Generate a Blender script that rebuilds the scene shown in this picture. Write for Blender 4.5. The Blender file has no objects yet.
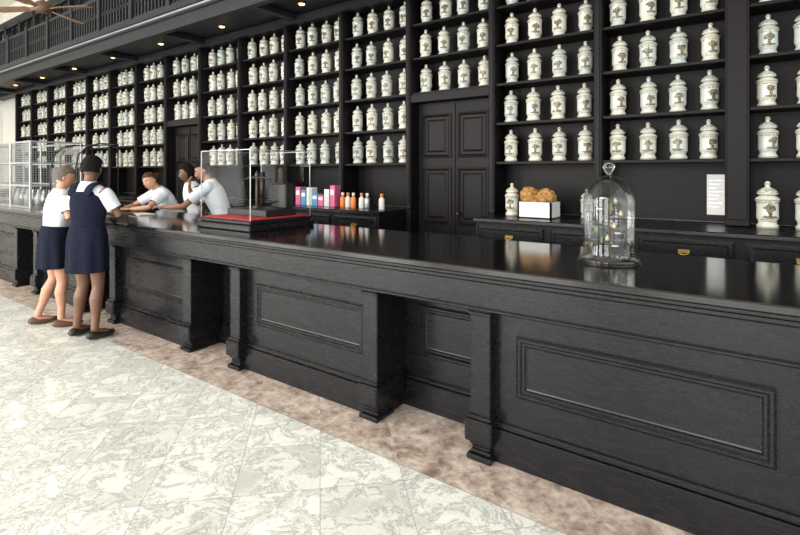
import bpy, bmesh, math, random
from mathutils import Vector, Matrix, noise
random.seed(7)
S=bpy.context.scene
COL=S.collection
try:
    S.view_settings.view_transform='Standard'
except Exception: pass
# ---------------------------------------------------------------- materials
def nm(name):
    m=bpy.data.materials.new(name); m.use_nodes=True
    nt=m.node_tree; b=nt.nodes['Principled BSDF']
    return m,nt,b
def N(nt,t,**k):
    n=nt.nodes.new(t)
    for a,v in k.items(): setattr(n,a,v)
    return n
def setin(nt,node,key,v):
    if isinstance(v,bpy.types.NodeSocket): nt.links.new(v,node.inputs[key])
    else: node.inputs[key].default_value=v
def M(nt,op,a,b=0.0,c=None):
    n=N(nt,'ShaderNodeMath',operation=op)
    setin(nt,n,0,a); setin(nt,n,1,b)
    if c is not None: setin(nt,n,2,c)
    return n.outputs[0]
def MIX(nt,f,a,b):
    n=N(nt,'ShaderNodeMix',data_type='RGBA')
    setin(nt,n,0,f); setin(nt,n,6,a); setin(nt,n,7,b)
    return n.outputs[2]
def RAMP(nt,f,stops):
    n=N(nt,'ShaderNodeValToRGB'); e=n.color_ramp.elements
    while len(e)<len(stops): e.new(0.5)
    for i,(p,c) in enumerate(stops):
        e[i].position=p; e[i].color=(c[0],c[1],c[2],1) if isinstance(c,tuple) else (c,c,c,1)
    setin(nt,n,0,f); return n.outputs[0]
def NOISE(nt,vec,scale,detail=4,rough=.5,dist=0):
    n=N(nt,'ShaderNodeTexNoise'); 
    if vec is not None: nt.links.new(vec,n.inputs['Vector'])
    n.inputs['Scale'].default_value=scale; n.inputs['Detail'].default_value=detail
    n.inputs['Roughness'].default_value=rough; n.inputs['Distortion'].default_value=dist
    return n.outputs[0]
def simple(name,col,rough=.5,metal=0,var=.12,nscale=12,bump=0,spec=.5):
    m,nt,b=nm(name)
    tc=N(nt,'ShaderNodeTexCoord')
    n=NOISE(nt,tc.outputs['Object'],nscale,5,.6)
    lo=tuple(c*(1-var) for c in col); hi=tuple(min(1,c*(1+var)) for c in col)
    nt.links.new(RAMP(nt,n,[(.3,lo),(.7,hi)]),b.inputs['Base Color'])
    b.inputs['Roughness'].default_value=rough; b.inputs['Metallic'].default_value=metal
    b.inputs['Specular IOR Level'].default_value=spec
    if bump:
        bn=N(nt,'ShaderNodeBump'); bn.inputs['Strength'].default_value=bump; bn.inputs['Distance'].default_value=.01
        nt.links.new(n,bn.inputs['Height']); nt.links.new(bn.outputs[0],b.inputs['Normal'])
    return m
def wood(name,lo,hi,rough=.35,stretch=(1,6,6),bump=.15,spec=.5):
    m,nt,b=nm(name)
    tc=N(nt,'ShaderNodeTexCoord'); mp=N(nt,'ShaderNodeMapping')
    nt.links.new(tc.outputs['Object'],mp.inputs[0]); mp.inputs['Scale'].default_value=stretch
    n=NOISE(nt,mp.outputs[0],9,8,.7,.4); n2=NOISE(nt,tc.outputs['Object'],1.3,3,.5); n3=NOISE(nt,tc.outputs['Object'],60,3,.7)
    c=RAMP(nt,M(nt,'MULTIPLY_ADD',n3,.5,M(nt,'MULTIPLY',n,.5)),[(.35,lo),(.65,hi)])
    c2=MIX(nt,M(nt,'MULTIPLY',n2,.5),c,(lo[0],lo[1],lo[2],1))
    nt.links.new(c2,b.inputs['Base Color'])
    r=M(nt,'MULTIPLY_ADD',n,.12,rough-.06); nt.links.new(r,b.inputs['Roughness'])
    b.inputs['Specular IOR Level'].default_value=spec
    bn=N(nt,'ShaderNodeBump'); bn.inputs['Strength'].default_value=bump; bn.inputs['Distance'].default_value=.002
    nt.links.new(n,bn.inputs['Height']); nt.links.new(bn.outputs[0],b.inputs['Normal'])
    return m
BLACK=wood('black_lacquered_wood',(.004,.004,.005),(.014,.014,.017),.27,spec=.33,bump=.025)
CAB=wood('black_cabinet_wood',(.003,.0025,.003),(.011,.008,.008),.5,(6,6,1),.06,.2)
TOP=wood('polished_black_top',(.003,.003,.0035),(.011,.009,.009),.12,(1,5,5),.02,.6)
GAL=wood('gallery_dark_wood',(.006,.008,.011),(.02,.023,.028),.5,spec=.3,bump=.05)
WHITE=simple('white_plaster',(.78,.76,.7),.8,var=.05,nscale=3)
WARM=simple('ochre_plaster',(.5,.44,.34),.8,var=.08,nscale=3)
CREAM=simple('cream_ceiling',(.8,.76,.64),.8,var=.05,nscale=2)
TRIMHI=simple('highlight_moulding',(.3,.32,.33),.6,var=.1,nscale=8)  # pale colour paints the daylight highlight on the gallery fascia
BRASS=simple('brass',(.75,.5,.18),.28,1)
STEEL=simple('grey_metal',(.45,.46,.47),.35,.8)
DKMET=simple('dark_bronze',(.06,.045,.035),.35,.6)
RED=simple('red_felt',(.42,.015,.02),.9)
NAVY=simple('navy_cloth',(.010,.012,.024),.9,var=.3,nscale=40,bump=.2,spec=.1)
SHIRT=simple('white_cloth',(.70,.74,.80),.85,var=.06,nscale=20,bump=.2)
SKIN_D=simple('brown_skin',(.14,.065,.036),.5,nscale=25)
SKIN_L=simple('tan_skin',(.48,.25,.16),.5,nscale=25)
SKIN_M=simple('medium_skin',(.28,.14,.085),.5,nscale=25)
HAIR_D=simple('black_hair',(.008,.006,.005),.8,var=.5,nscale=90,bump=.6,spec=.15)
HAIR_G=simple('greyish_hair',(.12,.105,.09),.8,var=.5,nscale=90,bump=.6,spec=.2)
HAIR_B=simple('brown_hair',(.07,.035,.02),.7,var=.4,nscale=90,bump=.6,spec=.2)
EYEW=simple('eye_white',(.6,.6,.58),.3); IRIS=simple('iris_dark',(.02,.012,.008),.2); LIP=simple('lips',(.3,.11,.09),.5)
LEATH=simple('black_leather',(.012,.011,.011),.4)
TANL=simple('brown_leather',(.09,.045,.025),.5)
SPONGE=simple('sea_sponge',(.38,.2,.06),.95,var=.6,nscale=40,bump=1)
PAPER=simple('paper_white',(.72,.72,.7),.8,var=.03)
FANW=simple('fan_blade_wood',(.22,.13,.08),.5)
PINK=simple('pink_carton',(.6,.12,.25),.5); BLUE=simple('blue_carton',(.06,.25,.5),.5); ORANGE=simple('orange_plastic',(.75,.22,.05),.4)
GREEN=simple('green_leaf',(.1,.2,.05),.6); GOLD=simple('pale_gold',(.55,.45,.25),.4,.6)
def thin_glass(name,tint=(.96,.98,.98),base=.03,fr=.85,blend=.35):
    m,nt,b=nm(name); nt.nodes.remove(b)
    out=nt.nodes['Material Output']
    tr=N(nt,'ShaderNodeBsdfTransparent'); tr.inputs[0].default_value=(*tint,1)
    gl=N(nt,'ShaderNodeBsdfGlossy'); gl.inputs['Roughness'].default_value=.03
    tc=N(nt,'ShaderNodeTexCoord'); no=NOISE(nt,tc.outputs['Object'],6,3)
    lw=N(nt,'ShaderNodeLayerWeight'); lw.inputs[0].default_value=blend
    f=M(nt,'MULTIPLY_ADD',lw.outputs['Fresnel'],fr,base); f2=M(nt,'MULTIPLY_ADD',no,.02,f)
    mx=N(nt,'ShaderNodeMixShader'); nt.links.new(f2,mx.inputs[0]); nt.links.new(tr.outputs[0],mx.inputs[1]); nt.links.new(gl.outputs[0],mx.inputs[2])
    nt.links.new(mx.outputs[0],out.inputs[0]); return m
GLASS=thin_glass('thin_glass',(.97,.985,.975),.02,.7,.28); PANE=thin_glass('pane_glass',(.97,.985,.98),.0,.5,.12)
def emis(name,col,st):
    m,nt,b=nm(name); b.inputs['Emission Color'].default_value=(*col,1); b.inputs['Emission Strength'].default_value=st
    b.inputs['Base Color'].default_value=(*col,1); return m
LAMP=emis('warm_lamp',(1,.55,.22),9)
def floor_mat():
    m,nt,b=nm('marble_tile_floor')
    g=N(nt,'ShaderNodeNewGeometry'); mp=N(nt,'ShaderNodeMapping'); nt.links.new(g.outputs['Position'],mp.inputs[0])
    mp.inputs['Rotation'].default_value=(0,0,math.radians(45)); mp.inputs['Scale'].default_value=(1/.40,)*3
    fl=N(nt,'ShaderNodeVectorMath',operation='FLOOR'); nt.links.new(mp.outputs[0],fl.inputs[0])
    fr=N(nt,'ShaderNodeVectorMath',operation='FRACTION'); nt.links.new(mp.outputs[0],fr.inputs[0])
    sx=N(nt,'ShaderNodeSeparateXYZ'); nt.links.new(fr.outputs[0],sx.inputs[0])
    fx=N(nt,'ShaderNodeSeparateXYZ'); nt.links.new(fl.outputs[0],fx.inputs[0])
    cb=N(nt,'ShaderNodeCombineXYZ'); nt.links.new(fx.outputs[0],cb.inputs[0]); nt.links.new(fx.outputs[1],cb.inputs[1])
    wn=N(nt,'ShaderNodeTexWhiteNoise',noise_dimensions='3D'); nt.links.new(cb.outputs[0],wn.inputs[0])
    off=N(nt,'ShaderNodeVectorMath',operation='MULTIPLY_ADD'); nt.links.new(wn.outputs['Color'],off.inputs[0]); off.inputs[1].default_value=(9,9,9); nt.links.new(g.outputs['Position'],off.inputs[2])
    cloud=NOISE(nt,off.outputs[0],6,7,.65,.3); n1=NOISE(nt,off.outputs[0],6,8,.72,.6); n2=NOISE(nt,off.outputs[0],18,6,.65,.4); n3=NOISE(nt,g.outputs['Position'],.9,3)
    v=RAMP(nt,M(nt,'ABSOLUTE',M(nt,'SUBTRACT',n1,.5)),[(0,0.),(.012,.5),(.036,1.)])
    v2=RAMP(nt,M(nt,'ABSOLUTE',M(nt,'SUBTRACT',n2,.5)),[(0,.25),(.02,1.)])
    cl=RAMP(nt,cloud,[(.38,0.),(.52,1.)])
    vv=M(nt,'MULTIPLY',M(nt,'MULTIPLY_ADD',v,.6,.4),M(nt,'MULTIPLY',M(nt,'MULTIPLY_ADD',v2,.25,.75),M(nt,'MULTIPLY_ADD',cl,.3,.7)))
    tint=M(nt,'MULTIPLY_ADD',wn.outputs['Value'],.16,.84)
    light=MIX(nt,n3,(.82,.83,.79,1),(.90,.90,.86,1))
    base=MIX(nt,vv,(.13,.14,.125,1),light)
    h=N(nt,'ShaderNodeMix',data_type='RGBA',blend_type='MULTIPLY'); h.inputs[0].default_value=1
    nt.links.new(base,h.inputs[6]); cc=N(nt,'ShaderNodeCombineColor'); [nt.links.new(tint,cc.inputs[i]) for i in range(3)]; nt.links.new(cc.outputs[0],h.inputs[7])
    sp=N(nt,'ShaderNodeSeparateXYZ'); nt.links.new(g.outputs['Position'],sp.inputs[0])
    bmask=M(nt,'GREATER_THAN',sp.outputs[1],2.08)
    bcol=RAMP(nt,M(nt,'MULTIPLY_ADD',n2,.5,M(nt,'MULTIPLY',cloud,.5)),[(.38,(.17,.10,.08)),(.48,(.42,.31,.26)),(.6,(.68,.58,.51))])
    col=MIX(nt,M(nt,'MULTIPLY',bmask,.9),h.outputs[2],bcol)
    ex=M(nt,'MINIMUM',sx.outputs[0],M(nt,'SUBTRACT',1.,sx.outputs[0])); ey=M(nt,'MINIMUM',sx.outputs[1],M(nt,'SUBTRACT',1.,sx.outputs[1]))
    j=M(nt,'LESS_THAN',M(nt,'MINIMUM',ex,ey),.006); j=M(nt,'MULTIPLY',j,M(nt,'SUBTRACT',1.,bmask))
    j2=M(nt,'LESS_THAN',M(nt,'ABSOLUTE',M(nt,'SUBTRACT',sp.outputs[1],2.08)),.004)
    jj=M(nt,'MAXIMUM',j,j2)
    col=MIX(nt,M(nt,'MULTIPLY',jj,.5),col,(.22,.22,.2,1))
    nt.links.new(col,b.inputs['Base Color'])
    nt.links.new(M(nt,'MULTIPLY_ADD',n1,.3,.22),b.inputs['Roughness']); b.inputs['Specular IOR Level'].default_value=.4
    return m
FLOOR=floor_mat()
def jar_mat():
    m,nt,b=nm('painted_porcelain')
    uv=N(nt,'ShaderNodeUVMap',uv_map='UVMap'); rn=N(nt,'ShaderNodeUVMap',uv_map='rnd')
    s=N(nt,'ShaderNodeSeparateXYZ'); nt.links.new(uv.outputs[0],s.inputs[0]); u,v=s.outputs[0],s.outputs[1]
    r=N(nt,'ShaderNodeSeparateXYZ'); nt.links.new(rn.outputs[0],r.inputs[0])
    cb=N(nt,'ShaderNodeCombineXYZ'); nt.links.new(M(nt,'MULTIPLY',u,2.),cb.inputs[0]); nt.links.new(v,cb.inputs[1]); nt.links.new(M(nt,'MULTIPLY',r.outputs[0],40.),cb.inputs[2])
    n=NOISE(nt,cb.outputs[0],12,4,.6); nf=NOISE(nt,cb.outputs[0],30,3,.6)
    def ell(uc,vc,ru,rv,th):
        du=M(nt,'DIVIDE',M(nt,'SUBTRACT',u,uc),ru); dv=M(nt,'DIVIDE',M(nt,'SUBTRACT',v,vc),rv)
        rr=M(nt,'ADD',M(nt,'MULTIPLY',du,du),M(nt,'MULTIPLY',dv,dv))
        return M(nt,'GREATER_THAN',M(nt,'SUBTRACT',M(nt,'MULTIPLY_ADD',n,2.6,-.5),rr),th)
    mot=M(nt,'MAXIMUM',M(nt,'MAXIMUM',ell(.5,.43,.11,.09,.1),ell(.5,.33,.035,.12,0.)),ell(.5,.245,.13,.035,.0))
    mcol=RAMP(nt,nf,[(.36,(.01,.014,.01)),(.47,(.03,.05,.02)),(.55,(.12,.10,.03)),(.62,(.45,.2,.05)),(.75,(.6,.55,.4))])
    def band(c,w): return M(nt,'LESS_THAN',M(nt,'ABSOLUTE',M(nt,'SUBTRACT',v,c)),w)
    bands=M(nt,'MAXIMUM',M(nt,'MAXIMUM',band(.03,.014),band(.60,.016)),M(nt,'MAXIMUM',band(.70,.014),band(.94,.02)))
    txt=M(nt,'MULTIPLY',M(nt,'GREATER_THAN',nf,.48),M(nt,'MULTIPLY',M(nt,'MAXIMUM',band(.15,.012),band(.19,.01)),M(nt,'LESS_THAN',M(nt,'ABSOLUTE',M(nt,'SUBTRACT',u,.5)),.16)))
    side=M(nt,'MULTIPLY',M(nt,'GREATER_THAN',nf,.5),band(.55,.025))
    lid=M(nt,'MULTIPLY',M(nt,'GREATER_THAN',nf,.52),band(.785,.045))
    base=MIX(nt,r.outputs[1],(.5,.54,.51,1),(.68,.66,.57,1))
    c=MIX(nt,M(nt,'MULTIPLY',mot,.92),base,mcol); c=MIX(nt,M(nt,'MULTIPLY',bands,.65),c,(.22,.16,.06,1)); c=MIX(nt,M(nt,'MULTIPLY',M(nt,'MAXIMUM',M(nt,'MAXIMUM',side,lid),txt),.7),c,(.08,.12,.07,1))
    nt.links.new(c,b.inputs['Base Color']); b.inputs['Roughness'].default_value=.2
    return m
JARM=jar_mat()
# ---------------------------------------------------------------- mesh builder
class B:
    def __init__(s): s.v=[]; s.f=[]; s.m=[]; s.mats=[]; s.sm=[]
    def mi(s,mat):
        if mat not in s.mats: s.mats.append(mat)
        return s.mats.index(mat)
    def add(s,vs,fs,mat,smooth=False):
        o=len(s.v); s.v+= [tuple(v) for v in vs]; k=s.mi(mat)
        for f in fs: s.f.append(tuple(i+o for i in f)); s.m.append(k); s.sm.append(smooth)
    def box(s,x0,x1,y0,y1,z0,z1,mat,c=0.0):
        c=min(c,.45*min(abs(x1-x0),abs(y1-y0),abs(z1-z0)))
        if c<=0:
            vs=[(x,y,z) for x in (x0,x1) for y in (y0,y1) for z in (z0,z1)]
            s.add(vs,[(0,1,3,2),(4,6,7,5),(0,4,5,1),(2,3,7,6),(0,2,6,4),(1,5,7,3)],mat); return
        bm=bmesh.new(); bmesh.ops.create_cube(bm,size=1)
        for v in bm.verts: v.co=Vector(((x0+x1)/2+v.co.x*(x1-x0),(y0+y1)/2+v.co.y*(y1-y0),(z0+z1)/2+v.co.z*(z1-z0)))
        bmesh.ops.bevel(bm,geom=bm.edges[:],offset=c,segments=1,affect='EDGES')
        bm.verts.index_update(); s.add([v.co[:] for v in bm.verts],[[v.index for v in f.verts] for f in bm.faces],mat); bm.free()
    def lathe(s,prof,c,mat,seg=24,smooth=True):
        vs=[];fs=[]
        n=len(prof)
        for r,z in prof:
            for i in range(seg):
                a=2*math.pi*i/seg; vs.append((c[0]+r*math.cos(a),c[1]+r*math.sin(a),c[2]+z))
        for j in range(n-1):
            for i in range(seg):
                a=j*seg+i;b=j*seg+(i+1)%seg; fs.append((a,b,b+seg,a+seg))
        fs.append(tuple(reversed(range(seg)))); fs.append(tuple(range((n-1)*seg,n*seg)))
        s.add(vs,fs,mat,smooth)
    def tube(s,pts,rad,mat,side=(1,0,0),seg=10,smooth=True,cap=True,fold=0,nf=9,roundcap=False):
        pts=[Vector(p) for p in pts]; vs=[];fs=[]; n=len(pts)
        rad=[r if isinstance(r,(tuple,list)) else (r,r) for r in rad]
        if roundcap:
            t0=(pts[0]-pts[1]).normalized(); t1=(pts[-1]-pts[-2]).normalized()
            r0=rad[0];r1=rad[-1]
            pts=[pts[0]+t0*min(r0)*.8]+pts+[pts[-1]+t1*min(r1)*.8]
            rad=[(r0[0]*.5,r0[1]*.5)]+list(rad)+[(r1[0]*.5,r1[1]*.5)]; n+=2
        for j in range(n):
            t=(pts[min(j+1,n-1)]-pts[max(j-1,0)]).normalized()
            u=Vector(side)-t*Vector(side).dot(t)
            if u.length<.05: u=Vector((0,1,0))-t*t.y
            u.normalize(); w=t.cross(u)
            for i in range(seg):
                a=2*math.pi*i/seg; k=1+fold*(j/(n-1))*math.sin(nf*a+j*.3)
                vs.append(pts[j]+u*rad[j][0]*k*math.cos(a)+w*rad[j][1]*k*math.sin(a))
        for j in range(n-1):
            for i in range(seg):
                a=j*seg+i;b=j*seg+(i+1)%seg; fs.append((a,b,b+seg,a+seg))
        if cap: fs.append(tuple(reversed(range(seg)))); fs.append(tuple(range((n-1)*seg,n*seg)))
        s.add(vs,fs,mat,smooth)
    def ell(s,c,r,mat,seg=16,rings=10,rot=None,jit=0):
        vs=[];fs=[]
        for j in range(rings+1):
            p=math.pi*j/rings
            for i in range(seg):
                a=2*math.pi*i/seg
                d=Vector((math.sin(p)*math.cos(a),math.sin(p)*math.sin(a),math.cos(p)))
                k=1+jit*noise.noise(d*3+Vector(c)*7)
                q=Vector((d.x*r[0]*k,d.y*r[1]*k,d.z*r[2]*k))
                if rot: q=rot@q
                vs.append(q+Vector(c))
        for j in range(rings):
            for i in range(seg):
                a=j*seg+i;b=j*seg+(i+1)%seg; fs.append((a,a+seg,b+seg,b))
        s.add(vs,fs,mat,True)
    def frame(s,x0,x1,z0,z1,y,prof,mat,fill=None):
        vs=[]
        for ins,fw in prof:
            vs+= [(x0+ins,y-fw,z0+ins),(x1-ins,y-fw,z0+ins),(x1-ins,y-fw,z1-ins),(x0+ins,y-fw,z1-ins)]
        fs=[]
        for j in range(len(prof)-1):
            for i in range(4):
                a=j*4+i;b=j*4+(i+1)%4; fs.append((a,b,b+4,a+4))
        if fill: 
            l=(len(prof)-1)*4; fs.append((l,l+1,l+2,l+3))
        s.add(vs,fs,mat)
    def obj(s,name,parent=None,bevel=0):
        me=bpy.data.meshes.new(name); me.from_pydata(s.v,[],s.f)
        for m in s.mats: me.materials.append(m)
        me.polygons.foreach_set('material_index',s.m); me.polygons.foreach_set('use_smooth',s.sm)
        me.update(); o=bpy.data.objects.new(name,me); COL.objects.link(o)
        bm=bmesh.new(); bm.from_mesh(me); bmesh.ops.recalc_face_normals(bm,faces=bm.faces); bm.to_mesh(me); bm.free()
        if parent: o.parent=parent
        return o
def empty(name,loc=(0,0,0),yaw=0):
    e=bpy.data.objects.new(name,None); COL.objects.link(e); e.location=loc; e.rotation_euler=(0,0,yaw); e.empty_display_size=.1; return e
# ---------------------------------------------------------------- room shell
YW=4.76
b=B(); b.box(-17,3.6,-5,YW,-.1,0,FLOOR); b.obj('floor')
b=B(); b.box(-17,3.6,YW,YW+.15,0,6,WHITE); b.obj('wall_back')
b=B(); b.box(-17.15,-17,-5,YW+.15,0,6,WHITE); b.obj('wall_left')
b=B(); b.box(-17.15,3.6,-5.3,YW+.15,6,6.15,CREAM); b.obj('ceiling')
b=B(); x=-17.15
while x<3.6:
    b.box(x,min(x+1.2,3.6),-5.3,-5,0,6,WARM); 
    b.box(x+1.2,min(x+3.6,3.6),-5.3,-5,4.4,6,WARM) if x+1.2<3.6 else None
    x+=3.6
b.obj('wall_front')
# ---------------------------------------------------------------- shop counter
b=B()
CX0,CX1=-15.0,3.2
b.box(CX0,CX1,2.255,3.3,.985,1.02,TOP,.006)
b.box(CX0,CX1,2.275,3.28,.965,.985,BLACK,.004)
b.box(CX0,CX1,2.30,3.26,.935,.965,BLACK,.008)
b.box(CX0,CX1,2.33,3.25,.80,.935,BLACK)
b.box(CX0,CX1,2.315,3.25,.785,.805,BLACK,.006)
mould=[(0,0),(0,.014),(.010,.022),(.020,.022),(.030,.010),(.040,.010),(.046,.002),(.052,.0)]
bays=[(3.0,3.2),(.96,2.4),(-1.245,.35),(-3.31,-1.87),(-5.29,-3.85),(-7.3,-5.86),(-9.3,-7.86),(-11.3,-9.86),(-13.3,-11.86)]
PW=.115
for i,(L,R) in enumerate(bays):
    b.box(L+.01,R-.01,2.415,3.2,0,.79,BLACK)
    b.box(L+.01,R-.01,2.385,2.42,.0,.17,BLACK,.004)
    b.box(L+.01,R-.01,2.395,2.42,.17,.20,BLACK,.008)
    if R-L>1:
        pr=L+1.29
        b.frame(L+.235,pr,.355,.665,2.415,mould,BLACK)
        xs=(L,R-PW)
    else: xs=(L,)
    for x in xs:
        b.box(x,x+PW,2.345,2.66,.22,.79,BLACK,.004)
        b.box(x-.008,x+PW+.008,2.335,2.6,.755,.775,BLACK,.005)
        b.box(x-.02,x+PW+.02,2.315,2.62,.10,.215,BLACK,.008)
        b.box(x-.012,x+PW+.012,2.325,2.62,.215,.235,BLACK,.008)
        xm=x+PW/2
        for (w,y,z0,z1) in ((.062,2.34,.075,.10),(.052,2.352,.05,.075),(.058,2.345,.03,.05),(.072,2.325,.0,.03)):
            b.box(xm-w,xm+w,y,2.5,z0,z1,BLACK,.007)
    nx=bays[i-1][0] if i>0 else CX1
    if nx>R:
        b.box(R-.01,nx+.01,2.66,3.2,.0,.79,BLACK)
        b.box(R-.01,nx+.01,2.63,2.67,.0,.17,BLACK,.004)
        b.box(R-.01,nx+.01,2.64,2.67,.17,.20,BLACK,.008)
        b.frame(R+.10,nx-.10,.34,.66,2.66,mould,BLACK)
b.box(-15,-13.3,2.42,3.2,0,.79,BLACK)
b.obj('shop_counter')
# ---------------------------------------------------------------- wall cabinet
W=.98; X0=-.15
cols=[X0-W*k for k in range(-3,16)]
cols=[c for c in cols if c>-14.9 and c<3.2]
ROWS=[1.60,1.975,2.35,2.725,3.09]
b=B()
xl,xr=cols[-1],cols[0]
DOORS=[(-3.09,-2.11),(-7.99,-7.01)]
b.box(xl,xr,4.70,4.75,1.105,3.42,CAB)
for c in cols:
    w=.075 if abs(c-X0)<.01 else .032
    b.box(c-w,c+w,4.41,4.72,1.105,3.42,CAB,.004)
    b.box(c-w+.012,c+w-.012,4.40,4.42,1.15,3.38,CAB,.004)
for a,c in zip(cols[1:],cols[:-1]):
    door=any(abs(a-D[0])<.03 for D in DOORS)
    for r in ROWS:
        if door and r<2.3: continue
        b.box(a,c,4.44,4.72,r-.026,r,CAB,.003)
    if door: b.box(a,c,4.42,4.5,2.24,2.33,CAB,.006)
b.box(xl,xr,4.38,4.75,3.40,3.455,CAB,.01)
b.obj('apothecary_cabinet')
def door(name,xa,xb,ztop):
    b=B(); b.box(xa+.04,xb-.04,4.56,4.60,0,ztop,CAB)
    for x in (xa,xb): b.box(x-.032,x+.032,4.41,4.7,0,1.1,CAB,.004)
    xm=(xa+xb)/2
    for l,r in ((xa+.10,xm-.04),(xm+.04,xb-.10)):
        for z0,z1 in ((.2,.85),(.95,1.55),(1.65,ztop-.12)):
            b.frame(l,r,z0,z1,4.56,[(0,0),(.0,.012),(.02,.018),(.035,.004),(.06,.004),(.08,.014)],CAB,fill=True)
    b.box(xm-.008,xm+.008,4.55,4.56,.02,ztop-.02,CAB)
    b.lathe([(.0,0),(.02,.005),(.028,.02),(.02,.035),(0,.04)],(xm+.06,4.52,1.05),DKMET,12)
    b.obj(name)
door('door_1',-3.09,-2.11,2.24); door('door_2',-7.99,-7.01,2.24)
# ---------------------------------------------------------------- back counter
b=B()
for xa,xb in ((-2.05,3.1),(-6.95,-3.14),(-14.8,-8.05)):
    b.box(xa,xb,3.97,4.70,0,1.065,CAB)
    b.box(xa-.01,xb+.01,3.93,4.70,1.065,1.10,BLACK,.006)
    n=max(1,round((xb-xa)/.62)); d=(xb-xa)/n
    for i in range(n):
        x=xa+i*d
        b.frame(x+.03,x+d-.03,.86,1.04,3.97,[(0,0),(0,.012),(.012,.018),(.03,.018),(.04,.01)],BLACK,fill=True)
        b.frame(x+.03,x+d-.03,.12,.82,3.97,[(0,0),(0,.012),(.03,.018),(.05,.004),(.09,.004),(.11,.012)],BLACK,fill=True)
        xm=x+d/2
        b.box(xm-.035,xm+.035,3.948,3.955,.94,.965,BRASS,.002)
        b.tube([(xm-.03,3.948,.955),(xm-.03,3.93,.94),(xm,3.925,.93),(xm+.03,3.93,.94),(xm+.03,3.948,.955)],[.004]*5,BRASS,(0,0,1),6)
b.obj('back_counter')
# ---------------------------------------------------------------- gallery
b=B()
GY=3.44; GX=-16.98
b.box(GX,3.2,GY+.03,4.75,3.47,3.53,GAL)
b.box(GX,3.2,GY+.02,GY+.10,3.32,3.47,GAL)
b.box(GX,3.2,GY-.01,GY+.12,3.47,3.50,GAL,.01)
b.box(GX,3.2,GY-.03,GY+.12,3.50,3.52,TRIMHI,.006)  # moulding strip with the ledge highlight put into its colour
b.box(GX,3.2,GY-.05,GY+.12,3.52,3.60,GAL,.01)
b.box(GX,3.2,4.28,4.37,3.37,3.47,GAL,.02)
b.box(GX,3.2,GY+.12,GY+.16,3.455,3.475,TRIMHI,.004)  # thin inner strip, painted pale as a highlight line
for z,w in ((3.64,.03),(3.88,.02),(4.13,.045)):
    b.box(GX,3.2,GY+.03-w/2,GY+.03+w,z-.03,z+.02,GAL,.006)
x=GX+.04
while x<3.1:
    b.box(x-.04,x+.04,GY-.01,GY+.07,3.60,4.2,GAL,.006); 
    for i in range(1,11):
        xx=x+i*.98/11; b.box(xx-.018,xx+.018,GY+.02,GY+.055,3.64,4.12,GAL)
    x+=.98
b.box(GX,3.2,4.55,4.6,3.53,3.65,GAL); b.box(GX,3.2,4.5,4.6,5.2,5.4,GAL)
x=GX+.06
while x<3.1:
    b.box(x-.05,x+.05,4.5,4.6,3.53,5.3,GAL); b.box(x+.47,x+.5,4.52,4.58,3.6,5.3,GAL)
    b.box(x,min(x+.98,3.1),4.735,4.745,3.6,5.3,GAL)
    for z in (4.0,4.4,4.8): b.box(x,min(x+.98,3.1),4.6,4.74,z-.02,z,GAL)
    x+=.98
for x in [3.1-1.96*k for k in range(11)]:
    b.box(x-.05,x+.05,GY+.1,4.4,3.39,3.47,GAL,.01)
b.obj('gallery_balcony')
b=B()
for k in range(-4,6):
    x=-7.7-1.55*k+.25
    if x>3: continue
    b.lathe([(.05,0),(.055,-.012),(.04,-.014),(.038,-.004)],(x,4.05,3.469),BRASS,16)
    b.lathe([(.036,-.004),(.03,-.018),(.0001,-.024)],(x,4.05,3.469),LAMP,16)
b.obj('recessed_downlights')
# ---------------------------------------------------------------- jars
PROF=[(.0001,0),(.056,0),(.060,.008),(.058,.02),(.049,.034),(.050,.048),(.058,.062),(.060,.075),(.0585,.12),(.060,.165),(.066,.178),(.066,.186),(.058,.196),(.044,.204),(.044,.212),(.056,.216),(.057,.224),(.050,.238),(.036,.250),(.020,.258),(.010,.266),(.015,.274),(.018,.283),(.012,.295),(.0001,.30)]
SEG=22
def jars(name,places):
    vs=[];fs=[];uv=[];rn=[]
    n=len(PROF)
    for (x,y,z,sc) in places:
        o=len(vs); a0=random.uniform(-.35,.35)+.35; r1,r2=random.random(),random.random()
        for r,h in PROF:
            for i in range(SEG):
                a=2*math.pi*i/SEG+math.pi/2+a0
                vs.append((x+sc*r*math.cos(a),y+sc*r*math.sin(a),z+sc*h))
        for j in range(n-1):
            for i in range(SEG):
                p=o+j*SEG+i;q=o+j*SEG+(i+1)%SEG
                fs.append((p,q,q+SEG,p+SEG))
                v0,v1=PROF[j][1]/.3,PROF[j+1][1]/.3; u0,u1=i/SEG,(i+1)/SEG
                uv+=[u0,v0,u1,v0,u1,v1,u0,v1]; rn+=[r1,r2]*4
    me=bpy.data.meshes.new(name); me.from_pydata(vs,[],fs)
    l=me.uv_layers.new(name='UVMap'); l.data.foreach_set('uv',uv)
    l=me.uv_layers.new(name='rnd'); l.data.foreach_set('uv',rn)
    me.polygons.foreach_set('use_smooth',[True]*len(fs)); me.materials.append(JARM); me.update()
    o=bpy.data.objects.new(name,me); COL.objects.link(o); return o
pl=[]
for a,c in zip(cols[1:],cols[:-1]):
    isd=any(abs(a-D[0])<.03 for D in DOORS)
    la=a+(.075 if abs(a-X0)<.01 else .032); lc=c-(.075 if abs(c-X0)<.01 else .032)
    for r in ROWS:
        if isd and r<2.3: continue
        for i in range(4):
            pl.append((la+(lc-la)*(i+.5)/4+random.uniform(-.01,.01),4.55+random.uniform(-.015,.015),r,random.uniform(1.02,1.08)))
jars('apothecary_jars',pl)
for (x,y,s_) in ((-1.86,4.32,1.0),(-1.22,4.42,.85),(.03,4.42,1.12),(.25,4.42,1.1)):
    jars('porcelain_jar',[(x,y,1.10,s_)])
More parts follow.
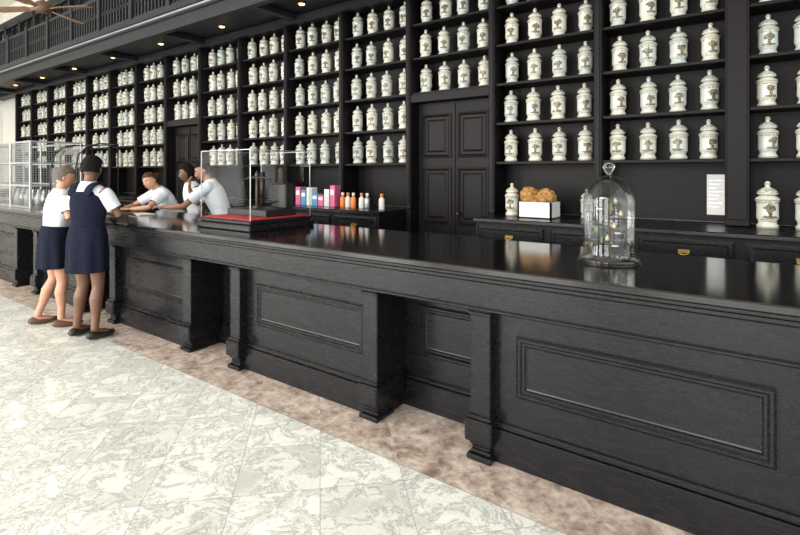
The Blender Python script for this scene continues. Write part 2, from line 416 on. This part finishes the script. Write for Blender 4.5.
# ---------------------------------------------------------------- glass cloche
e=empty('glass_dome',(-.66,2.80,1.02))
b=B()
prof=[(.150,0),(.152,.01),(.145,.018),(.135,.022),(.128,.04),(.127,.10),(.128,.20),(.128,.30)]
for i in range(1,10):
    a=math.pi/2*i/10; prof.append((.128*math.cos(a),.30+.15*math.sin(a)))
prof+=[(.018,.452),(.014,.462),(.024,.475),(.032,.492),(.028,.508),(.012,.518)]
b.lathe(prof,(0,0,.012),GLASS,40); b.f=b.f[:-2]; b.m=b.m[:-2]; b.sm=b.sm[:-2]
b.obj('dome',e)
b=B(); b.lathe([(.155,0),(.158,.006),(.15,.012),(.13,.012)],(0,0,0),GLASS,40)
b.lathe([(.06,.013),(.06,.018),(.015,.024),(.005,.04),(.004,.30),(.006,.32),(.003,.35)],(0,0,0),DKMET,16)
b.obj('stand',e)
b=B()
for i in range(13):
    a=i*2.4; z=.06+.021*i; r=.03+.035*abs(math.sin(i*1.3)); p=Vector((r*math.cos(a),r*math.sin(a),z+.03))
    b.tube([(0,0,z),(p.x*.5,p.y*.5,z+.03),p],[.002,.002,.0015],DKMET,(0,0,1),6)
    if i%3==0:
        for k in range(5):
            t=k*1.257; b.ell((p.x+.010*math.cos(t),p.y+.010*math.sin(t),p.z),(.007,.007,.004),PAPER,8,6)
        b.ell(p,(.005,.005,.006),GOLD,8,6)
    elif i%3==1:
        b.ell(p,(.012,.005,.018),GREEN,8,6,Matrix.Rotation(a,3,'Z'))
    else: b.lathe([(.003,-.015),(.009,-.01),(.012,.0),(.008,.011),(.004,.015),(.005,.02)],p,GOLD,10)
b.obj('ornament',e)
# ---------------------------------------------------------------- display case on counter
e=empty('glass_display_case',(0,0,0))
x0,x1,y0,y1,z0,z1=-4.0,-3.32,2.54,3.19,1.02,1.68
b=B(); b.box(x0-.03,x1+.03,y0-.03,y1+.03,z0,z0+.05,BLACK,.008); b.box(x0-.012,x1+.012,y0-.012,y1+.012,z0+.05,z0+.085,BLACK,.01)
b.box(x0+.012,x1-.012,y0+.012,y1-.012,z0+.085,z0+.095,RED,.003)
b.obj('case_base',e)
b=B()
for x in (x0,x1):
    b.add([(x,y0,z0+.085),(x,y1,z0+.085),(x,y1,z1),(x,y0,z1)],[(0,1,2,3)],PANE)
for y in (y0,y1): b.add([(x0,y,z0+.085),(x1,y,z0+.085),(x1,y,z1),(x0,y,z1)],[(0,1,2,3)],PANE)
b.add([(x0,y0,z1),(x1,y0,z1),(x1,y1,z1),(x0,y1,z1)],[(0,1,2,3)],PANE); b.obj('glass_panes',e)
b=B()
for x in (x0,x1):
    for y in (y0,y1): b.box(x-.003,x+.003,y-.003,y+.003,z0+.085,z1+.004,STEEL)
for y in (y0,y1): b.box(x0,x1,y-.003,y+.003,z1,z1+.005,STEEL)
for x in (x0,x1): b.box(x-.003,x+.003,y0,y1,z1,z1+.005,STEEL)
b.obj('case_edges',e)
b=B()
cx,cy,zb=-3.66,2.87,z0+.095
b.box(cx-.27,cx+.27,cy-.12,cy+.22,zb,zb+.06,LEATH,.006)
b.lathe([(.04,0),(.04,.01),(.014,.03),(.012,.28),(.02,.3),(.004,.34)],(cx,cy,zb+.06),DKMET,12)
b.tube([(cx-.2,cy,zb+.31),(cx-.08,cy,zb+.34),(cx,cy,zb+.33),(cx+.08,cy,zb+.34),(cx+.2,cy,zb+.31)],[.006,.01,.012,.01,.006],LEATH,(0,0,1),8)
for sx in (-.2,.2):
    for k in range(3):
        t=k*2.094; b.tube([(cx+sx,cy,zb+.31),(cx+sx+.06*math.cos(t),cy+.06*math.sin(t),zb+.13)],[.002,.002],DKMET,(0,1,0),5)
    b.lathe([(.01,-.015),(.05,-.005),(.065,.005),(.062,.006)],(cx+sx,cy,zb+.125),LEATH,16)
b.tube([(cx-.18,cy+.2,zb+.06),(cx-.2,cy+.22,zb+.17),(cx-.16,cy+.2,zb+.26)],[.025,.018,.015],LEATH,(1,0,0),10)
b.tube([(cx-.13,cy+.16,zb+.14),(cx-.17,cy+.2,zb+.38)],[.02,.025],LEATH,(1,0,0),12)
b.box(cx+.05,cx+.24,cy+.12,cy+.21,zb+.06,zb+.28,LEATH,.01)
b.lathe([(.05,0),(.05,.01),(.03,.02),(.035,.12),(.02,.15)],(cx+.14,cy+.165,zb+.28),DKMET,14)
b.obj('antique_scale',e)
# far wire display cage
e=empty('wire_display_cage'); b=B()
x0,x1,y0,y1,z0,z1=-9.9,-7.72,2.45,3.05,1.02,1.9
for x in [x0+(x1-x0)*i/3 for i in range(4)]:
    for y in (y0,y1): b.box(x-.014,x+.014,y-.014,y+.014,z0,z1,STEEL,.003)
for z in (z0+.015,z0+.3,z0+.6,z1):
    for y in (y0,y1): b.box(x0,x1,y-.01,y+.01,z-.01,z+.01,STEEL)
    for x in (x0,x1): b.box(x-.01,x+.01,y0,y1,z-.01,z+.01,STEEL)
b.obj('cage_frame',e); b=B()
for i in range(1,70):
    x=x0+(x1-x0)*i/70; b.box(x-.002,x+.002,y0-.002,y0+.002,z0,z1,STEEL)
for i in range(1,28):
    z=z0+(z1-z0)*i/28; b.box(x0,x1,y0-.002,y0+.002,z-.002,z+.002,STEEL); b.box(x1-.002,x1+.002,y0,y1,z-.002,z+.002,STEEL)
for i in range(1,20):
    y=y0+(y1-y0)*i/20; b.box(x1-.002,x1+.002,y-.002,y+.002,z0,z1,STEEL)
b.obj('wire_mesh',e); b=B()
for i in range(9):
    b.lathe([(.05,0),(.055,.1),(.03,.16),(.02,.2),(.025,.22)],(x0+.2+i*.21,2.85,z0),PAPER if i%2 else STEEL,12)
b.obj('cage_goods',e)
e=empty('curved_glass_showcase'); b=B()
x0,x1=-7.55,-6.8; 
def arch(x): return [(x,2.62,1.03),(x,2.62,1.55),(x,2.66,1.72),(x,2.76,1.82),(x,2.9,1.86),(x,3.12,1.86),(x,3.12,1.03)]
for x in (x0,x1): b.tube(arch(x),[.010]*7,LEATH,(1,0,0),8)
b.box(x0,x1,2.6,3.14,1.02,1.06,BLACK,.006); b.tube([(x0,3.12,1.86),(x1,3.12,1.86)],[.008,.008],LEATH,(0,0,1),8)
b.obj('showcase_frame',e); b=B()
A,C=arch(x0),arch(x1); 
for i in range(5): b.add([A[i],A[i+1],C[i+1],C[i]],[(0,1,2,3)],PANE,True)
b.obj('showcase_glass',e)
b=B()
b.box(-6.35,-6.02,2.62,2.84,1.021,1.03,PAPER,.002); b.box(-6.3,-6.05,2.64,2.82,1.03,1.05,PAPER,.003)
b.box(-5.75,-5.5,2.75,2.92,1.021,1.035,PAPER,.002); b.obj('paper_stack')
b=B()
for i,(x,y) in enumerate(((-6.55,2.7),(-6.47,2.78),(-6.63,2.79))):
    b.lathe([(.03,0),(.035,.09),(.038,.11),(.034,.11),(.03,.01)],(x,y,1.02),GLASS if i else PAPER,14)
b.obj('drinking_glasses')
b=B(); x=-4.62
for i in range(7):
    w=random.uniform(.06,.09); h=random.uniform(.13,.25); b.box(x,x+w,4.2,4.3,1.10,1.10+h,[PINK,BLUE,PAPER,BLUE,PINK,STEEL,PINK][i],.003)
    b.box(x+.01,x+w-.01,4.197,4.2,1.10+h*.55,1.10+h*.8,PAPER); x+=w+.012
b.obj('medicine_cartons')
b=B()
for i,x in enumerate((-3.86,-3.78,-3.7,-3.58,-3.5,-3.3)):
    m_=[ORANGE,PAPER,ORANGE,PAPER,STEEL,PAPER][i]
    b.lathe([(.03,0),(.032,.005),(.032,.1),(.028,.115),(.014,.125),(.014,.135)],(x,4.22,1.10),m_,14); b.lathe([(.018,.135),(.018,.165),(.014,.168)],(x,4.22,1.10),PAPER if m_!=PAPER else ORANGE,12)
b.obj('medicine_bottles')
e=empty('sponge_display_box'); b=B()
x0,x1,y0,y1,z0,z1=-1.74,-1.44,4.16,4.40,1.10,1.24
b.box(x0,x1,y0,y0+.015,z0,z1,PAPER); b.box(x0,x1,y1-.015,y1,z0,z1,PAPER); b.box(x0,x0+.015,y0,y1,z0,z1,PAPER); b.box(x1-.015,x1,y0,y1,z0,z1,PAPER); b.box(x0,x1,y0,y1,z0,z0+.01,PAPER)
b.obj('white_box',e); b=B()
for c,r in (((-1.67,4.27,1.29),.08),((-1.52,4.26,1.28),.08),((-1.6,4.33,1.27),.07),((-1.6,4.23,1.21),.06)): b.ell(c,(r,r,r*.95),SPONGE,28,18,jit=.35)
b.obj('sea_sponges',e)
b=B(); b.box(-.36,-.24,4.690,4.696,1.16,1.48,PAPER)
for i in range(8): b.box(-.345,-.255-.02*(i%3),4.6885,4.690,1.43-.03*i,1.436-.03*i,STEEL)
b.obj('paper_notice')
def fan(loc,rot):
    e=empty('ceiling_fan',loc); b=B(); up=6-loc[2]
    b.lathe([(.02,-.06),(.07,-.05),(.10,-.01),(.10,.05),(.06,.08),(.02,.1),(.015,.12),(.015,up-.08),(.06,up-.05),(.06,up-.002)],(0,0,0),TANL,20); b.obj('motor',e)
    b=B()
    for k in range(4):
        a=math.radians(rot+90*k); R_=Matrix.Rotation(a,3,'Z')
        def P(x,y,z): return R_@Vector((x,y,z))
        vs=[];w=[(.1,.015),(.18,.02),(.2,.055),(.45,.07),(.6,.075),(.64,.05)]
        for r,h in w: vs+=[P(r,-h,-.012),P(r,h,.012),P(r,h,.018),P(r,-h,-.006)]
        fs=[]
        for j in range(len(w)-1):
            for i in range(4): fs.append((j*4+i,j*4+(i+1)%4,j*4+4+(i+1)%4,j*4+4+i))
        fs+=[(0,1,2,3),(20,23,22,21)]
        b.add(vs,fs,FANW)
    b.obj('blades',e)
fan((-7.3,2.45,3.55),30)
# ---------------------------------------------------------------- people
CLOUD=bpy.data.textures.new('cloth_wrinkles','CLOUDS'); CLOUD.noise_scale=.09; CLOUD.noise_depth=2
def cloth(o,amt=.012):
    md=o.modifiers.new('sub','SUBSURF'); md.levels=2; md.render_levels=2
    md=o.modifiers.new('wr','DISPLACE'); md.texture=CLOUD; md.strength=amt; md.mid_level=.45; md.texture_coords='LOCAL'
    md=o.modifiers.new('th','SOLIDIFY'); md.thickness=.005; md.offset=1
def person(name,loc,yaw,h=1.64,lean=0,side=0,arms=None,legs=None,head=(0,0,0),skin=SKIN_D,hair=HAIR_D,style='short',bottom='skirt',pinafore=False,shoes=LEATH,hem=.58,sw=1.0):
    e=empty(name,loc,math.radians(yaw)); sc=h/1.64; e.scale=(sc,)*3
    R=Matrix.Rotation(math.radians(-lean),3,'X')@Matrix.Rotation(math.radians(side),3,'Y')
    piv=Vector((0,0,.92))
    def T(p):
        p=Vector(p)
        if p.z<=.92: return p
        return R@(p-piv)+piv
    b=B(); sk=skin
    zs=[(.84,.12,.09),(.92,.15,.105),(1.03,.115,.085),(1.15,.125,.09),(1.25,.135,.09),(1.33,.135,.07),(1.375,.08,.06)]
    b.tube([T((0,0,z)) for z,_,_ in zs],[(a,c) for _,a,c in zs],sk,seg=24,roundcap=True)
    b.tube([T((0,-.005,1.33)),T((0,0,1.40)),T((0,.012,1.47))],[.06,.052,.05],sk,seg=20)
    legs=legs or {}
    for s_,sg in (('l',-1),('r',1)):
        hip=Vector((.085*sg,0,.88)); kn=Vector(legs.get('knee_'+s_,(.09*sg,.015,.48))); an=Vector(legs.get('ank_'+s_,(.09*sg,-.02,.09)))
        b.tube([hip,hip.lerp(kn,.3),hip.lerp(kn,.7),kn,kn.lerp(an,.1),kn.lerp(an,.33)+Vector((0,-.012,0)),kn.lerp(an,.7),an],[.085,.08,.062,.052,.048,.054,.037,.032],sk,seg=26,roundcap=True)
        toe=Vector(legs.get('toe_'+s_,tuple(an+Vector((.02*sg,.16,-.06)))))
        heel=an+Vector((0,-.035,-.05))
        b.tube([heel,an+Vector((0,.02,-.03)),an.lerp(toe,.6)+Vector((0,0,-.002)),toe],[(.03,.03),(.034,.04),(.04,.026),(.034,.016)],sk,seg=12,roundcap=True)
        legs['_a'+s_]=(heel,an,toe)
    arms=arms or {}
    SH={}
    for s_,sg in (('l',-1),('r',1)):
        sh=T((.150*sg,0,1.325)); el=Vector(arms.get('el_'+s_,T((.20*sg,-.03,1.06)))); wr=Vector(arms['wr_'+s_]) if 'wr_'+s_ in arms else el+Vector((0,.09,-.22))
        SH[s_]=(sh,el,wr)
        b.tube([T((.09*sg,0,1.32)),sh,sh.lerp(el,.4),el,el.lerp(wr,.25),el.lerp(wr,.7),wr],[.055,.05,.042,.034,.036,.028,.023],sk,seg=20,side=(0,0,1) if abs((el-sh).normalized().z)<.8 else (1,0,0),roundcap=True)
        d=Vector(arms.get('hd_'+s_,tuple((wr-el).normalized()))).normalized()
        nrm=Vector(arms.get('pn_'+s_,(-sg,0,0)))
        nrm=(nrm-d*nrm.dot(d)).normalized(); sd=d.cross(nrm)
        b.tube([wr,wr+d*.03,wr+d*.065,wr+d*.09],[(.024,.018),(.034,.016),(.040,.014),(.037,.012)],sk,side=sd,seg=12,roundcap=True)
        for k,(o,L) in enumerate(((-.029,.068),(-.010,.078),(.010,.072),(.028,.056))):
            p0=wr+d*.082+sd*o; c=nrm
            p1=p0+(d+c*.12).normalized()*L*.45+sd*o*.15; p2=p1+(d+c*.5).normalized()*L*.32; p3=p2+(d+c*.9).normalized()*L*.25
            b.tube([p0-d*.015,p0,p1,p2,p3],[.0095,.0092,.0085,.008,.007],sk,side=sd,seg=8,roundcap=True)
        ts=-1
        p0=wr+d*.025+sd*.026*ts; p1=p0+(d*.7+sd*ts*.7+nrm*.3).normalized()*.035; p2=p1+(d+sd*ts*.35+nrm*.3).normalized()*.03; p3=p2+(d+nrm*.4).normalized()*.022
        b.tube([p0,p1,p2,p3],[.013,.0115,.010,.008],sk,side=nrm,seg=8,roundcap=True)
    hc=T((0,.02,1.525)); HR=R@Matrix.Rotation(math.radians(head[0]),3,'Z')@Matrix.Rotation(math.radians(-head[1]),3,'X')@Matrix.Rotation(math.radians(head[2]),3,'Y')
    g=lambda v,c,s: math.exp(-((v-c)/s)**2)
    vs=[];fs=[];sg_,rg=56,44
    for j in range(rg+1):
        p=math.pi*j/rg
        for i in range(sg_):
            a=2*math.pi*i/sg_
            x,y,z=math.sin(p)*math.cos(a),math.sin(p)*math.sin(a),math.cos(p)
            X,Y,Z=x*.073,y*.093,z*.112
            if z<0:
                X*=1-.30*z*z; 
                if y<0: Y*=1-.45*abs(z)
            if y>0:
                Y*=.94
                Y+=.022*g(X,0,.011)*g(Z,-.022,.016)+.008*g(X,0,.01)*g(Z,.0,.02)
                Y-=.010*(g(X,.031,.014)+g(X,-.031,.014))*g(Z,.008,.012)
                Y+=.005*g(abs(X),.028,.02)*g(Z,.03,.008)
                Y+=.007*g(X,0,.02)*g(Z,-.058,.011)+.012*g(X,0,.02)*g(Z,-.092,.014)
            vs.append(HR@Vector((X,Y,Z))+hc)
    for j in range(rg):
        for i in range(sg_):
            a=j*sg_+i;c=j*sg_+(i+1)%sg_; fs.append((a,a+sg_,c+sg_,c))
    b.add(vs,fs,sk,True)
    for sg in (-1,1): b.ell(HR@Vector((.072*sg,-.008,-.003))+hc,(.010,.020,.030),sk,12,10,HR@Matrix.Rotation(sg*.35,3,'Z'))
    o=b.obj('body',e)
    bm=bmesh.new(); bm.from_mesh(o.data); bmesh.ops.remove_doubles(bm,verts=bm.verts,dist=1e-6); bm.to_mesh(o.data); bm.free()
    md=o.modifiers.new('fuse','REMESH'); md.mode='VOXEL'; md.voxel_size=.0052; md.use_smooth_shade=True
    md=o.modifiers.new('soft','SMOOTH'); md.iterations=3; md.factor=.5
    b=B()
    for sg in (-1,1):
        b.ell(HR@Vector((.031*sg,.0715,.008))+hc,(.0125,.008,.0058),EYEW,12,8,HR); b.ell(HR@Vector((.031*sg,.0775,.008))+hc,(.0055,.003,.0055),IRIS,10,8,HR)
        b.tube([HR@Vector((sg*q,yy,zz))+hc for q,yy,zz in ((.014,.085,.025),(.03,.082,.030),(.046,.071,.025))],[.003,.0035,.002],hair,(0,0,1),6)
    b.tube([HR@Vector((q,yy,-.058))+hc for q,yy in ((-.022,.079),(-.01,.0895),(0,.091),(.01,.0895),(.022,.079))],[(.002,.002),(.0042,.003),(.0048,.003),(.0042,.003),(.002,.002)],LIP,(0,0,1),8)
    b.obj('face',e)
    vs=[];fs=[];keep=[]
    sg_,rg=56,40
    for j in range(rg+1):
        p=math.pi*j/rg
        for i in range(sg_):
            a=2*math.pi*i/sg_
            x,y,z=math.sin(p)*math.cos(a),math.sin(p)*math.sin(a),math.cos(p)
            k={'short':1.09,'afro':1.17,'bob':1.14,'pulled':1.07}[style]+.05*noise.noise(Vector((x,y,z))*6+Vector(loc))
            Z=z*.112*(.93 if style=='afro' else 1); X,Y=x*.075,y*.095
            if z<0:
                X*=1-(.05 if style=='bob' else .2)*z*z
                if y<0: Y*=1-(.15 if style=='bob' else .4)*abs(z)
            vs.append(HR@Vector((X*k,Y*k-.004,Z*k+.004))+hc)
            low=-.75 if style=='bob' else -.45
            lim=.18 if style=='bob' else (-.02 if abs(z)>.25 or z>0 else -.2)
            front=.5-.35*max(0,abs(x)-.6)
            keep.append((z>front or y<lim+.45*max(0,z)) and z>low)
    for j in range(rg):
        for i in range(sg_):
            q=(j*sg_+i,j*sg_+sg_+i,j*sg_+sg_+(i+1)%sg_,j*sg_+(i+1)%sg_)
            if all(keep[t] for t in q): fs.append(q)
    b=B(); b.add(vs,fs,hair,True)
    if style=='pulled': b.ell(HR@Vector((0,-.115,.035))+hc,(.042,.035,.042),hair,16,12,jit=.3)
    o=b.obj('hair',e); md=o.modifiers.new('th','SOLIDIFY'); md.thickness=.012; md.offset=-1
    b=B()
    zs=[(.93,.160,.115),(.98,.143,.106),(1.04,.131,.100),(1.12,.143,.112),(1.2,.153,.120),(1.27,.158,.11),(1.325,.158,.09),(1.36,.12,.076),(1.385,.075,.068),(1.40,.062,.062)]
    b.tube([T((0,0,z)) for z,_,_ in zs],[(a,c) for _,a,c in zs],SHIRT,seg=28,cap=False,fold=0)
    for s_,sg in (('l',-1),('r',1)):
        sh,el,wr=SH[s_]
        b.tube([T((.08*sg,0,1.315)),sh,sh.lerp(el,.3),sh.lerp(el,.5),sh.lerp(el,.72)],[.066,.066,.060,.058,.060],SHIRT,seg=16,cap=False,side=(0,0,1) if abs((el-sh).normalized().z)<.8 else (1,0,0))
    for sg in (-1,1):
        b.add([T((0,.075,1.365)),T((.055*sg,.07,1.35)),T((.08*sg,.03,1.385)),T((.062*sg,-.04,1.405)),T((.055*sg,.03,1.41)),T((.02*sg,.066,1.395))],[(0,1,2,3,4,5)],SHIRT)
    cloth(b.obj('blouse',e),.014)
    b=B()
    if bottom=='skirt':
        zs=[(1.02,.142,.112),(.96,.163,.125),(.88,.178,.137),(.78,.180*sw+.004,.142),(hem+.06,.184*sw,.147),(hem,.187*sw,.15)]
        b.tube([T((0,0,z)) for z,_,_ in zs],[(a,c) for _,a,c in zs],NAVY,seg=60,cap=False,fold=.06,nf=8)
    else:
        b.tube([T((0,0,1.0)),(0,0,.92),(0,0,.85),(0,0,.8)],[(.145,.11),(.17,.125),(.175,.13),(.16,.12)],NAVY,seg=24,roundcap=False)
        for s_,sg in (('l',-1),('r',1)):
            _,an,_t=legs['_a'+s_]
            b.tube([(.085*sg,0,.86),(.09*sg,.01,.65),(.09*sg,.015,.45),an+Vector((0,0,-.02))],[.095,.082,.068,.06],NAVY,seg=16,cap=False)
    if pinafore:
        zs=[(1.0,.149,.118),(1.06,.144,.113),(1.14,.154,.126),(1.21,.161,.134),(1.27,.157,.126),(1.31,.135,.116)]
        b.tube([T((0,0,z)) for z,_,_ in zs],[(a,c) for _,a,c in zs],NAVY,seg=32,cap=False)
        for sg in (-1,1):
            b.tube([T((.085*sg,-.112,1.27)),T((.088*sg,-.105,1.32)),T((.09*sg,-.075,1.365)),T((.09*sg,-.03,1.392)),T((.09*sg,.03,1.392)),T((.09*sg,.075,1.365)),T((.085*sg,.105,1.32)),T((.085*sg,.112,1.27))],[(.036,.008)]*8,NAVY,(1,0,0),12)
    o=b.obj('skirt' if bottom=='skirt' else 'trousers',e); cloth(o,.008)
    b=B()
    for s_,sg in (('l',-1),('r',1)):
        heel,an,toe=legs['_a'+s_]
        d=(toe-heel)
        b.tube([heel+Vector((0,-.012,.008)),heel.lerp(toe,.2)+Vector((0,0,.006)),heel.lerp(toe,.45)+Vector((0,0,-.0)),heel.lerp(toe,.8)+Vector((0,0,.0)),toe+d.normalized()*.012],[(.036,.036),(.041,.04),(.045,.034),(.046,.028),(.034,.022)],shoes,(1,0,0),16,roundcap=True)
    o=b.obj('shoes',e)
    for v in o.data.vertices:
        if v.co.z<.0: v.co.z=0.0
    return e
person('woman_in_pinafore',(-4.96,2.01,0),22,1.65,lean=3,pinafore=True,skin=SKIN_D,hair=HAIR_D,style='afro',head=(14,6,0),hem=.60,sw=.92,
  arms=dict(el_r=(.25,.10,1.10),wr_r=(.14,.30,1.09),hd_r=(-.5,.85,-.02),pn_r=(0,0,-1),el_l=(-.24,.08,1.10),wr_l=(-.10,.29,1.085),hd_l=(.3,.95,0),pn_l=(0,0,-1)),
  legs=dict(knee_l=(-.085,.04,.48),ank_l=(-.12,.0,.09),knee_r=(.09,.03,.48),ank_r=(.12,-.04,.09)))
person('woman_in_skirt',(-5.62,1.98,0),-8,1.56,lean=7,skin=SKIN_L,hair=HAIR_G,style='short',head=(-10,10,0),hem=.60,shoes=TANL,
  arms=dict(el_r=(.23,.08,1.12),wr_r=(.12,.31,1.14),hd_r=(-.3,.95,0),pn_r=(0,0,-1),el_l=(-.22,.10,1.12),wr_l=(-.10,.31,1.14),hd_l=(.2,.97,0),pn_l=(0,0,-1)),
  legs=dict(knee_l=(-.10,.02,.48),ank_l=(-.14,-.12,.09),knee_r=(.10,.05,.48),ank_r=(.14,.03,.09)))
person('shop_assistant',(-6.30,3.64,0),172,1.60,lean=33,skin=SKIN_L,hair=HAIR_B,style='pulled',head=(20,-16,0),bottom='trousers',
  arms=dict(el_r=(.26,.46,1.09),wr_r=(.10,.62,1.07),hd_r=(-.6,.8,0),pn_r=(0,0,-1),el_l=(-.27,.46,1.09),wr_l=(-.10,.60,1.07),hd_l=(.6,.8,0),pn_l=(0,0,-1)))
person('shop_assistant',(-5.90,3.70,0),165,1.62,lean=12,skin=SKIN_D,hair=HAIR_D,style='bob',head=(-10,4,0),bottom='trousers')
person('shop_assistant',(-5.22,3.62,0),130,1.68,lean=22,skin=SKIN_M,hair=HAIR_D,style='short',head=(20,2,0),bottom='trousers',
  arms=dict(el_r=(.22,.40,1.08),wr_r=(.06,.42,1.27),hd_r=(-.25,-.1,.95),pn_r=(0,-1,0),el_l=(-.26,.38,1.08),wr_l=(-.20,.60,1.07),hd_l=(.2,.97,0),pn_l=(0,0,-1)))
# ---------------------------------------------------------------- lights
w=bpy.data.worlds.new('World'); S.world=w; w.use_nodes=True
bg=w.node_tree.nodes['Background']; bg.inputs[0].default_value=(.96,.98,1,1); bg.inputs[1].default_value=2.2
def area(name,loc,target,sx,sy,en,col=(1,1,1)):
    l=bpy.data.lights.new(name,'AREA'); l.shape='RECTANGLE'; l.size=sx; l.size_y=sy; l.energy=en; l.color=col
    o=bpy.data.objects.new(name,l); COL.objects.link(o); o.location=loc
    o.rotation_euler=(Vector(target)-Vector(loc)).to_track_quat('-Z','Y').to_euler()
k=0
for xc in (-14.75,-11.15,-7.55,-3.95,-.35):
    area('doorway_daylight',(xc,-4.9,2.3),(xc+.2,2,.6),2.3,4.0,[180,300,400,320,220][k],(1,.985,.955)); k+=1
# ---------------------------------------------------------------- camera
c=bpy.data.cameras.new('camera'); co=bpy.data.objects.new('camera',c); COL.objects.link(co); S.camera=co
c.sensor_width=36; c.lens=22.5; c.shift_y=-95.5/800
co.location=(0,0,1.5); co.rotation_euler=(math.radians(90),0,math.atan(500/690))
